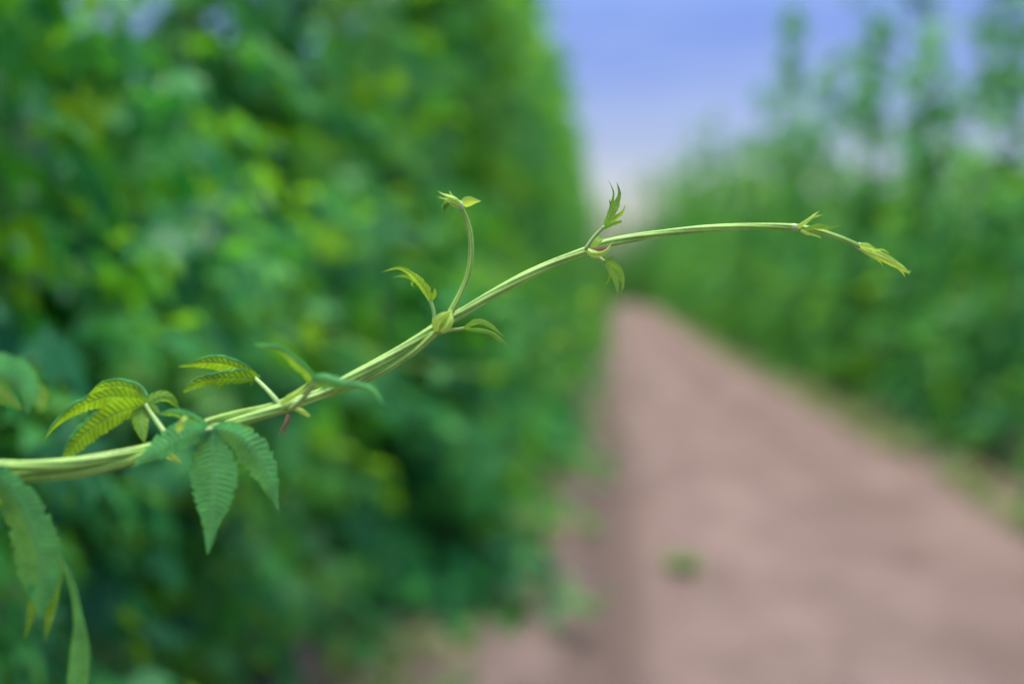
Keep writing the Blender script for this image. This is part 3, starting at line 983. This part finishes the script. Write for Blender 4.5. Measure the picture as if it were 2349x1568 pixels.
# a loose shoot hanging in an arc from the left row, far out of focus
loose = empty('hop_shoot', pt(860, 790, 2.9))
tag(loose, 'blurred thin hop shoot drooping in a wide curve in front of the left row', 'hop shoot')
mb = MB()
mb.tube([(760, 770, 3.0), (830, 800, 2.9), (904, 823, 2.85), (1000, 845, 2.8), (1098, 851, 2.75), (1190, 836, 2.72), (1276, 790, 2.7), (1335, 742, 2.68), (1362, 690, 2.68)],
        [2.6, 2.5, 2.4, 2.3, 2.2, 2.1, 2, 1.8, 1.5], step=12, seg=10)
mb.build('stem', M_shoot, loose)
for (x, y, dx, dy) in ((1270, 792, 55, -30), (1276, 790, 40, 55), (1352, 706, 22, -60), (1356, 700, 40, -20), (1010, 848, -30, 55)):
    mb = MB()
    for q in (-.6, 0, .6):
        c, s_ = math.cos(q), math.sin(q)
        ex, ey = .6 * (dx * c - dy * s_), .6 * (dx * s_ + dy * c)
        mb.lobe([(x, y, 2.71), (x + ex * .5, y + ey * .5, 2.69), (x + ex, y + ey, 2.68)], [2, 8, 7, 0], [2, 8, 7, 0], step=6, m=2)
    mb.build('leaf', M_leaf, loose)


# ------------------------------------------------------------------ ground and path
def ground_h(x, y):
    h = 0.0
    for rc in (-4.4, -1.28, 2.78, 5.9, 9.0):
        h += .10 * math.exp(-((x - rc) / .38) ** 2)
    w = .05 * math.sin(y * .9) + .03 * math.sin(y * 2.3 + 1)
    h -= .055 * math.exp(-((x - w + .03) / .13) ** 2)
    h -= .035 * math.exp(-((x - w - 1.42) / .16) ** 2)
    h += .012 * math.sin(x * 7 + y * 1.3) * math.sin(y * 3.1 + x * 2) + .008 * math.sin(x * 17 - y * 5)
    fade = 1 if abs(x) < 12 and -6 < y < 120 else 0
    return h * fade


def axis_coords(fine0, fine1, step, far):
    c = list(np.arange(fine0, fine1 + 1e-6, step))
    return far[0] + c + far[1]


xs = axis_coords(-11, 11, .11, ([-4000, -900, -200, -60, -13], [13, 30, 60, 200, 900, 4000]))
PX0, PX1 = -.72, 2.2
xs = sorted([v for v in xs if abs(v - PX0) > .03 and abs(v - PX1) > .03] + [PX0, PX1])
ys = [-4000, -600, -100, -20, -7] + list(np.arange(-5, 14, .11)) + list(np.arange(14, 60, .4)) + list(np.arange(60, 120, 1.5)) + [122, 150, 250, 600, 1500, 5000]


def grid_obj(name, xa, mat):
    V = []
    U = []
    for y in ys:
        for x in xa:
            xb = shift(x, y) if abs(x) < 14 else x
            V.append((xb, y, ground_h(x, y)))
            U.append((x, y))
    n = len(xa)
    Fq = [(j * n + i, j * n + i + 1, (j + 1) * n + i + 1, (j + 1) * n + i) for j in range(len(ys) - 1) for i in range(n - 1)]
    o = mesh_obj(name, V, Fq, mat, uvs=U)
    o['kind'] = 'structure'
    return o


i0, i1 = xs.index(PX0), xs.index(PX1)
gl = grid_obj('ground', xs[:i0 + 1], M_ground)
gr = grid_obj('ground', xs[i1:], M_ground)
pth = grid_obj('path', xs[i0:i1 + 1], M_path)


# low weeds fringing the path: nobody could count the blades
def weeds():
    r = np.random.default_rng(5)
    n = 14000
    yy = 3.5 + 60 * r.random(n) ** 1.7
    right = r.random(n) < .55
    xx = np.where(right, 2.18 + np.abs(r.normal(0, .22, n)) - .08, -.70 + r.normal(0, .12, n) + np.abs(r.normal(0, .2, n)) * np.clip((yy - 6) / 3, 0, 1))
    clump = np.sin(yy * 1.7) + np.sin(yy * 4.1 + 1) + np.sin(yy * .6)
    keep = (clump + r.normal(0, .8, n) > -.3) & (right | (r.random(n) < .35) | (yy > 9))
    xx, yy = xx[keep], yy[keep]
    n = len(xx)
    zz = np.array([ground_h(a, b) for a, b in zip(xx, yy)]) + r.uniform(0, .10, n)
    xx = np.array([shift(a, b) for a, b in zip(xx, yy)])
    pos = np.stack([xx, yy, zz], 1)
    nrm = np.stack([r.normal(0, .5, n), r.normal(0, .5, n) - .3, np.full(n, .8)], 1)
    tip = np.stack([r.normal(0, 1, n), r.normal(0, 1, n), r.uniform(0, .8, n)], 1)
    V, Fc, k = leaf_cloud(pos, nrm, tip, r.uniform(.03, .085, n), LT3)
    me = np_mesh('grass', V, Fc, M_grass, np.repeat(r.uniform(0, .5, n), k))
    o = bpy.data.objects.new('grass', me)
    col.objects.link(o)
    tag(o, 'low yellowish weeds and grass fringing both edges of the dirt path', 'grass', kind='stuff')


weeds()


def weed(name, x, y, r0, n, label, seed, h=.08):
    r = np.random.default_rng(seed)
    a = r.uniform(0, 6.283, n)
    rad = r0 * np.sqrt(r.random(n)) * .7
    pos = np.stack([rad * np.cos(a), rad * np.sin(a), r.uniform(.0, h, n)], 1)
    nrm = np.stack([np.cos(a) * .4, np.sin(a) * .4, np.ones(n)], 1) + r.normal(0, .25, (n, 3))
    tip = np.stack([np.cos(a), np.sin(a), r.uniform(-.1, .6, n)], 1)
    V, Fc, k = leaf_cloud(pos, nrm, tip, r.uniform(.03, .07, n), LT3)
    me = np_mesh('leaves', V, Fc, M_row, np.repeat(r.uniform(1.1, 1.7, n), k))
    root = empty(name, (x, y, ground_h(x, y)))
    tag(root, label, 'weed')
    o = bpy.data.objects.new('leaves', me)
    o.parent = root
    col.objects.link(o)
    mb = MB()
    for q in range(5):
        b = q * 1.256
        mb.tube_world([Vector((0, 0, -.02)), Vector((math.cos(b) * r0 * .25, math.sin(b) * r0 * .25, h * .5)), Vector((math.cos(b) * r0 * .6, math.sin(b) * r0 * .6, h * .8))], [.003, .0025, .0015], seg=6)
    s = mb.build('stem', M_bine)
    s.parent = root


weed('weed', .325, 6.6, .09, 46, 'small lone green weed growing in the middle of the bare dirt path', 3)
weed('weed', -.42, 5.6, .10, 30, 'small straggly weed on the dirt at the left edge of the path', 4)

# ------------------------------------------------------------------ light
SUN_EL, SUN_AZ = 81, -25          # azimuth measured from +Y clockwise
wd = bpy.data.worlds.new('World')
sc.world = wd
wd.use_nodes = True
nt = wd.node_tree
nt.nodes.clear()
g = NT(nt)
out = g.n('ShaderNodeOutputWorld')
bg = g.n('ShaderNodeBackground')
sky = g.n('ShaderNodeTexSky')
sky.sky_type = 'NISHITA'
sky.sun_disc = False
sky.sun_elevation = R(SUN_EL)
sky.sun_rotation = R(SUN_AZ)
sky.air_density = 1.0
sky.dust_density = 2.0
tc = g.n('ShaderNodeTexCoord')
sep = g.n('ShaderNodeSeparateXYZ')
g.l(tc.outputs['Generated'], sep.inputs[0])
# thin high cloud: warm white at the horizon, lavender blue above, white overhead
veil = g.ramp(sep.outputs[2], [(0.0, (.74, .70, .68)), (0.05, (.60, .59, .67)), (0.09, (.36, .37, .56)), (0.17, (.235, .28, .525)), (0.30, (.8, .88, 1.1)), (0.6, (2.3, 2.2, 1.95))])
mp = g.n('ShaderNodeMapping')
mp.inputs['Scale'].default_value = (1, 1, 3.5)
g.l(tc.outputs['Generated'], mp.inputs[0])
cl = g.ramp(g.noise(4.0, 5, .6, vec=mp.outputs[0]), [(0.42, 0.0), (0.72, 0.55)])
veil = g.mix(cl, veil, (.46, .46, .60))
c = g.mix(1.0, sky.outputs[0], veil, 'MULTIPLY')
g.l(c, bg.inputs[0])
bg.inputs[1].default_value = 0.10
g.l(bg.outputs[0], out.inputs[0])

sl = bpy.data.lights.new('sun', 'SUN')
sl.energy = 1.5
sl.angle = R(25)
sl.color = (1, .95, .86)
so = bpy.data.objects.new('sun', sl)
col.objects.link(so)
az, el = R(SUN_AZ), R(SUN_EL)
dirv = Vector((math.sin(az) * math.cos(el), math.cos(az) * math.cos(el), math.sin(el)))
so.rotation_euler = dirv.to_track_quat('Z', 'Y').to_euler()
so.location = (0, 0, 10)

sc.view_settings.view_transform = 'Standard'
sc.view_settings.look = 'None'
sc.view_settings.exposure = 1.6
sc.view_settings.gamma = 1.0
sc.cycles.max_bounces = 10
sc.cycles.transmission_bounces = 6
sc.cycles.use_denoising = True
